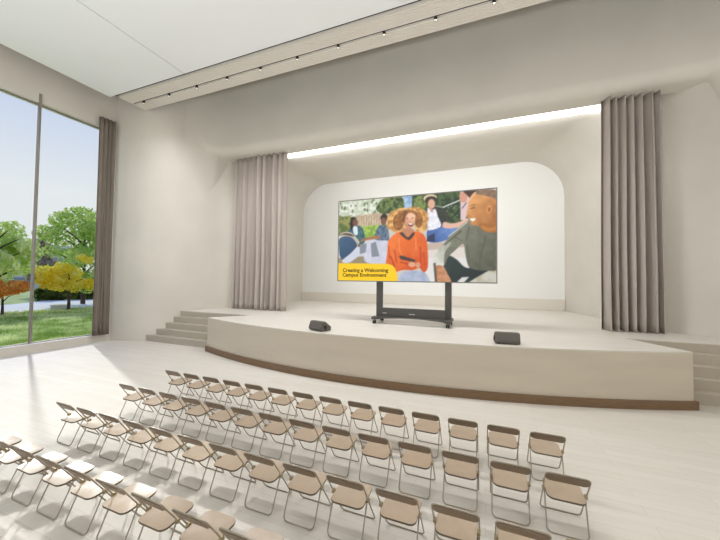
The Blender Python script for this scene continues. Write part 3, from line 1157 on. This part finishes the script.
def pic_at(px, py):
    q = np.linalg.solve(np.array([[Hh[0, 0] - px * Hh[2, 0], Hh[0, 1] - px * Hh[2, 1]], [Hh[1, 0] - py * Hh[2, 0], Hh[1, 1] - py * Hh[2, 1]]]),
                        np.array([px - Hh[0, 2], py - Hh[1, 2]]))
    return PX0 + q[0] * (PX1 - PX0), PZ0 + q[1] * (PZ1 - PZ0)


for s, xa, xb, yb, ky in (('Creating a Welcoming', 343.9, 389.8, 272.3, 0), ('Campus Environment', 343.7, 388.0, 277.0, 1)):
    xa_, za_ = pic_at(xa, yb)
    xb_, _ = pic_at(xb, yb)
    text_mesh('caption_text', s, 0.185, (xa_, -0.004, za_), M['ink'], scr, xb_ - xa_, 0.0045)

# stand: two posts, shelf beam, feet with casters
for px in (-3.45 - SX, -1.12 - SX):
    bm = rbox(px - 0.10, px + 0.10, 0.06, 0.22, 0.24, Z0 + 1.2, 0.008)
    obj('post', bm, M['black_metal'], scr)
bm = rbox(-3.36 - SX, -1.2 - SX, -0.02, 0.05, 0.24, 0.54, 0.012)
beam = obj('cross_beam', bm, M['black_metal'], scr)
bm = rbox(-2.37 - SX, -2.17 - SX, -0.026, -0.021, 0.335, 0.365, 0.001, 1)
obj('maker_mark', bm, M['logo'], beam)
bm = rbox(-3.28 - SX, -3.14 - SX, -0.026, -0.021, 0.345, 0.372, 0.001, 1)
obj('maker_mark', bm, M['logo'], beam)
bm = bmesh.new()
pts = [(-3.62 - SX, 0.15), (-3.62 - SX, 0.23), (-1.0 - SX, 0.23), (-1.0 - SX, 0.15)]
xs_ = np.linspace(-1.15 - SX, -3.42 - SX, 14)
mid_ = (-2.285 - SX)
pts += [(x, 0.15 + 0.07 * (1 - ((x - mid_) / 1.15) ** 2)) for x in xs_]
A = [bm.verts.new((x, -0.16, z)) for x, z in pts]
B = [bm.verts.new((x, 0.12, z)) for x, z in pts]
bm.faces.new(A)
bm.faces.new(list(reversed(B)))
for i in range(len(pts)):
    j = (i + 1) % len(pts)
    bm.faces.new([A[i], B[i], B[j], A[j]])
obj('base_tray', bm, M['black_metal'], scr)
for px in (-3.52 - SX, -1.1 - SX):
    bm = rbox(px - 0.09, px + 0.09, -0.28, 0.75, 0.14, 0.232, 0.02)
    ft = obj('foot', bm, M['black_metal'], scr)
    for dx, dy in ((0, -0.2), (0, 0.66)):
        c = bpy.data.objects.new('caster', None)
        COL.objects.link(c)
        c.parent = scr
        c.location = (px + dx, dy, 0)
        for s in (-1, 1):
            bm = bmesh.new()
            lathe(bm, [(0.05, -0.018), (0.06, -0.012), (0.06, 0.012), (0.05, 0.018)], 16, Matrix.Translation((s * 0.032, 0, 0.06)) @ Matrix.Rotation(PI / 2, 4, 'Y'))
            obj('wheel', bm, M['rubber'], c, True)
        bm = rbox(-0.012, 0.012, -0.03, 0.03, 0.05, 0.14, 0.004)
        obj('caster_fork', bm, M['steel'], c)

# ---------------------------------------------------------------- outdoors
bm = bmesh.new()
N = 60
gv = []
for j in range(N + 1):
    row = []
    for i in range(N + 1):
        x = -16.4 - (150 * (i / N) ** 1.6)
        y = -60 + 190 * j / N
        row.append(bm.verts.new((x, y, -0.05)))
    gv.append(row)
for j in range(N):
    for i in range(N):
        bm.faces.new([gv[j][i], gv[j + 1][i], gv[j + 1][i + 1], gv[j][i + 1]])
struct(obj('lawn', bm, M['lawn']))
bm = bmesh.new()
path = catmull([(-22, -20), (-28, 5), (-30.8, 11.4), (-34.1, 15.6), (-34.6, 18.5), (-36, 24), (-42, 42), (-54, 70)], 6)
path2 = [(x - 13, y + 5) for x, y in path]
prism(bm, path + list(reversed(path2)), -0.05, -0.02)
struct(obj('path', bm, M['path']))


# grass blades on the lawn in view
def blades(n):
    vs, fs = [], []
    r = np.random.default_rng(5)
    for k in range(n):
        d = 17.0 + 17.5 * r.random() ** 1.4
        ang = math.radians(14 + 22 * r.random())
        x, y = -d * math.cos(ang), d * math.sin(ang)
        x, y = -16.6 - (d - 17) * 1.02, 4.6 + r.random() * (5 + (d - 17) * 0.75) + (d - 17) * 0.28
        h = 0.10 + 0.12 * r.random()
        a = r.random() * PI
        w = 0.05
        lx, ly = (r.random() - 0.5) * 0.14, (r.random() - 0.5) * 0.14
        i = len(vs)
        vs += [(x - w * math.cos(a), y - w * math.sin(a), -0.05), (x + w * math.cos(a), y + w * math.sin(a), -0.05), (x + lx, y + ly, -0.05 + h)]
        fs.append((i, i + 1, i + 2))
    m2 = bpy.data.meshes.new('grass')
    m2.from_pydata(vs, [], fs)
    m2.materials.append(M['grass'])
    o = bpy.data.objects.new('grass', m2)
    COL.objects.link(o)
    tag(o, 'short green grass growing on the lawn outside the window', 'grass', None, 'stuff')


blades(26000)


def leaf_mesh(name, blobs, n, size, mat, parent, seed):
    """Leaves scattered through ellipsoid clumps, denser near their surfaces."""
    r = np.random.default_rng(seed)
    wts = np.array([b[3] * b[4] * b[5] for b in blobs]) ** 0.67
    wts /= wts.sum()
    vs, fs = [], []
    idx = r.choice(len(blobs), n, p=wts)
    for k in idx:
        cx, cy, cz, a, b, c = blobs[k]
        d = r.normal(size=3)
        d /= np.linalg.norm(d)
        q = np.array((cx, cy, cz)) + d * np.array((a, b, c)) * (0.45 + 0.55 * r.random() ** 0.5)
        nn = d + r.normal(size=3) * 0.8
        nn /= np.linalg.norm(nn)
        t = np.cross(nn, r.normal(size=3))
        t /= np.linalg.norm(t)
        u = np.cross(nn, t)
        s = size * (0.6 + 0.8 * r.random())
        i = len(vs)
        vs += [tuple(q - t * s * 0.5), tuple(q + u * s * 0.32 + nn * s * 0.1), tuple(q + t * s * 0.5), tuple(q - u * s * 0.32 + nn * s * 0.1)]
        fs.append((i, i + 1, i + 2, i + 3))
    m2 = bpy.data.meshes.new(name)
    m2.from_pydata(vs, [], fs)
    m2.materials.append(mat)
    o = bpy.data.objects.new(name, m2)
    COL.objects.link(o)
    o.parent = parent
    return o


def trunk_mesh(bm, h, r0, r1, seed, branches=5, spread=1.2, start=0.45):
    rr = random.Random(seed)
    seg = 8
    pts = [Vector((0.05 * math.sin(3 * t), 0.05 * math.cos(2 * t) - 0.05, h * t)) for t in np.linspace(0, 1, 7)]

    def limb(P, ra, rb):
        rings = []
        for i, p in enumerate(P):
            t = (P[min(i + 1, len(P) - 1)] - P[max(0, i - 1)]).normalized()
            a = Vector((1, 0, 0)) if abs(t.x) < 0.8 else Vector((0, 1, 0))
            u = t.cross(a).normalized()
            v = t.cross(u)
            r = ra + (rb - ra) * i / (len(P) - 1)
            rings.append([bm.verts.new(p + (u * math.cos(2 * PI * k / seg) + v * math.sin(2 * PI * k / seg)) * r) for k in range(seg)])
        for A, B in zip(rings, rings[1:]):
            for k in range(seg):
                bm.faces.new([A[k], A[(k + 1) % seg], B[(k + 1) % seg], B[k]])
        bm.faces.new(list(reversed(rings[0])))
        bm.faces.new(rings[-1])
    limb(pts, r0, r1)
    for k in range(branches):
        t = start + (0.95 - start) * k / max(1, branches - 1)
        b0 = Vector((0, 0, h * t))
        a = rr.random() * 2 * PI
        e = b0 + Vector((math.cos(a) * spread, math.sin(a) * spread, h * 0.22))
        limb([b0, (b0 + e) / 2 + Vector((0, 0, 0.1)), e], r0 * 0.45, r0 * 0.15)


def tree(name, label, loc, h, blobs, n, size, mat, seed, r0=0.14, branches=5, spread=1.2, cat='tree', group=None):
    t = thing(name, label, cat, loc, 0, group)
    bm = bmesh.new()
    trunk_mesh(bm, h, r0, r0 * 0.35, seed, branches, spread)
    obj('trunk', bm, M['bark'], t, True)
    leaf_mesh('foliage', blobs, n, size, mat, t, seed)
    return t


def clumps(n, cx, cy, cz, ax, ay, az, s, seed):
    r = random.Random(seed)
    out = []
    while len(out) < n:
        x, y, z = (r.uniform(-1, 1) for _ in range(3))
        if x * x + y * y + z * z > 1:
            continue
        k = s * r.uniform(0.7, 1.3)
        out.append((cx + x * ax, cy + y * ay, cz + z * az, k, k, k * 0.8))
    return out


def at(px, d):
    """Ground point d metres ahead along the sight line of picture column px at horizon height."""
    dx = (px - 360) / 316.542
    v = rx * dx + fw
    v = Vector((v.x, v.y))
    v /= v.length
    return v.x * d, v.y * d


# yellow tree in front of the big green one
x, y = at(70, 36.5)
tree('yellow_tree', 'small tree with bright yellow leaves and a thin dark trunk on the lawn', (x, y, -0.05), 3.0,
     clumps(14, 0, 0, 2.75, 1.6, 1.7, 1.0, 0.65, 4) + clumps(3, -0.3, 1.0, 4.4, 0.5, 0.5, 0.3, 0.4, 6), 2600, 0.26, M['leaf_yellow'], 41, 0.13, 5, 1.0)
x, y = at(84, 44)
tree('green_tree', 'tall leafy green tree beside the window curtain, behind the yellow tree', (x, y, -0.05), 7.0,
     clumps(30, 0.2, 0.3, 6.0, 3.6, 3.8, 4.4, 1.15, 8), 8000, 0.34, M['leaf_green'], 43, 0.22, 7, 2.2)
x, y = at(-10, 38)
tree('lime_tree', 'broad lime-green tree at the edge of the window view', (x, y, -0.05), 5.4,
     clumps(22, 0, 0, 4.6, 2.2, 2.4, 2.4, 0.95, 10), 5200, 0.32, M['leaf_lime'], 45, 0.2, 6, 2.0)
x, y = at(4, 34.5)
tree('orange_tree', 'low orange-leaved tree under the lime-green tree', (x, y, -0.05), 2.2,
     clumps(14, 0.0, 0.0, 2.0, 1.5, 1.5, 0.6, 0.55, 12), 1900, 0.26, M['leaf_orange'], 47, 0.1, 4, 0.9)
x, y = at(43, 62)
tree('conifer', 'thin brown conifer standing far off between the green trees', (x, y, -0.05), 8.6,
     [(0.35 * math.sin(k * 2.1), 0.5 * math.cos(k * 1.7), 2.4 + k * 0.58, 2.1 - k * 0.16, 2.1 - k * 0.16, 0.45) for k in range(12)], 3000, 0.42, M['leaf_brown'], 49, 0.18, 5, 1.0)
# hedge far behind the path
x0_, y0_ = at(40, 52)
x1_, y1_ = at(108, 52)
hx, hy = (x0_ + x1_) / 2, (y0_ + y1_) / 2
hd = thing('hedge', 'clipped dark green hedge beyond the pale path', 'hedge', (hx, hy, -0.05))
hb = []
for k in range(36):
    t = k / 35.0
    hb.append(((x0_ + (x1_ - x0_) * t * 1.0) - hx, (y0_ + (y1_ - y0_) * t) - hy, 0.75, 0.55, 0.6, 0.75))
leaf_mesh('foliage', hb, 6000, 0.26, M['leaf_hedge'], hd, 51)
bm = bmesh.new()
for k in range(0, 36, 4):
    tube(bm, [(hb[k][0], hb[k][1], 0), (hb[k][0], hb[k][1], 1.0)], 0.04, 6)
obj('stems', bm, M['bark'], hd)
# low wall along the path
xa, ya = at(52, 37.5)
xb, yb = at(57, 37.5)
d_ = math.atan2(yb - ya, xb - xa)
bk = thing('stone_bench', 'low stone block bench beside the pale path', 'bench', (xa, ya, -0.05), d_)
bm = rbox(0, 1.0, -0.2, 0.2, 0, 0.38, 0.02)
obj('base', bm, M['far_wall'], bk)
bm = rbox(-0.05, 1.05, -0.25, 0.25, 0.38, 0.46, 0.015)
obj('seat', bm, M['path'], bk)
# building far behind
x, y = at(40, 110)
bd = thing('building', 'pale office block with glass bands far behind the trees', 'building', (x, y, -0.05), math.radians(-60))
bm = bmesh.new()
for k in range(4):
    box(bm, -4, 4, -5, 5, k * 2.4, k * 2.4 + 1.1)
box(bm, -3.8, 3.8, -4.8, 4.8, 9.6, 10.2)
obj('floor_slabs', bm, M['far_wall'], bd)
for k in range(4):
    bm = bmesh.new()
    box(bm, -3.9, 3.9, -4.9, 4.9, k * 2.4 + 1.1, k * 2.4 + 2.4)
    obj('window_band', bm, M['far_glass'], bd)

# ---------------------------------------------------------------- light
UP = 330
w = bpy.data.worlds.new('sky')
SC.world = w
w.use_nodes = True
nt = w.node_tree
bg = nt.nodes['Background']
tc = nt.nodes.new('ShaderNodeTexCoord')
sp = nt.nodes.new('ShaderNodeSeparateXYZ')
nt.links.new(tc.outputs['Generated'], sp.inputs[0])
cr = nt.nodes.new('ShaderNodeValToRGB')
els = cr.color_ramp.elements
els[0].position = 0.0
els[0].color = (*lin((240, 242, 243)), 1)
els[1].position = 0.62
els[1].color = (*lin((120, 146, 232)), 1)
for p, c in ((0.19, (240, 243, 247)), (0.34, (216, 225, 246)), (0.5, (166, 184, 240))):
    e = els.new(p)
    e.color = (*lin(c), 1)
nt.links.new(sp.outputs['Z'], cr.inputs['Fac'])
nt.links.new(cr.outputs['Color'], bg.inputs['Color'])
bg.inputs['Strength'].default_value = 0.95

sun = bpy.data.lights.new('sun', 'SUN')
sun.energy = 1.75
sun.color = (1.0, 0.985, 0.955)
sun.angle = math.radians(1.6)
so = bpy.data.objects.new('sun', sun)
COL.objects.link(so)
d = Vector((1, -0.39, -0.70)).normalized()
so.rotation_euler = d.to_track_quat('-Z', 'Y').to_euler()
so.location = (-40, 20, 30)


# unseen fill uplighters, added behind the camera to brighten ceiling and walls
def added_uplighter(x, y, energy, label):
    t = thing('fill_uplighter', label, 'added fill light', (x, y, 0), 0, 'added unseen fill lights behind the seating')
    bm = bmesh.new()
    lathe(bm, [(0.20, 0), (0.21, 0.012), (0.19, 0.03), (0.03, 0.04)], 20)
    obj('base', bm, M['black_metal'], t, True)
    bm = bmesh.new()
    lathe(bm, [(0.018, 0.03), (0.018, 1.9)], 10)
    obj('pole', bm, M['black_metal'], t, True)
    bm = bmesh.new()
    lathe(bm, [(0.05, 1.88), (0.22, 1.93), (0.33, 2.03), (0.315, 2.03), (0.2, 1.95), (0.05, 1.92)], 24)
    obj('lamp_bowl', bm, M['black_metal'], t, True)
    bm = bmesh.new()
    lathe(bm, [(0.26, 2.0), (0.26, 2.006), (0.1, 2.01)], 20)
    obj('diffuser', bm, M['fill_glow'], t, True)
    ld = bpy.data.lights.new('lamp', 'AREA')
    ld.shape = 'DISK'
    ld.size = 0.55
    ld.energy = energy
    ld.color = (0.94, 0.97, 1.0)
    lo = bpy.data.objects.new('lamp', ld)
    COL.objects.link(lo)
    lo.location = (x, y, 2.04)
    lo.rotation_euler = (PI, 0, 0)
    return t


for i, (x, y) in enumerate(((-13.0, -1.6), (-7.5, -2.2), (-2.0, -3.0), (3.5, -2.6), (8.5, -1.0))):
    added_uplighter(x, y, UP * (0.4, 0.9, 1.1, 1.2, 1.3)[i], 'added unseen fill light at the rear of the hall, %s from the window' % ORD[i])

SC.view_settings.view_transform = 'Standard'
SC.view_settings.look = 'None'
SC.view_settings.gamma = 1
SC.view_settings.use_curve_mapping = False
SC.view_settings.exposure = 0.0
SC.cycles.max_bounces = 10
SC.cycles.diffuse_bounces = 6
SC.cycles.transparent_max_bounces = 12
SC.cycles.sample_clamp_indirect = 8
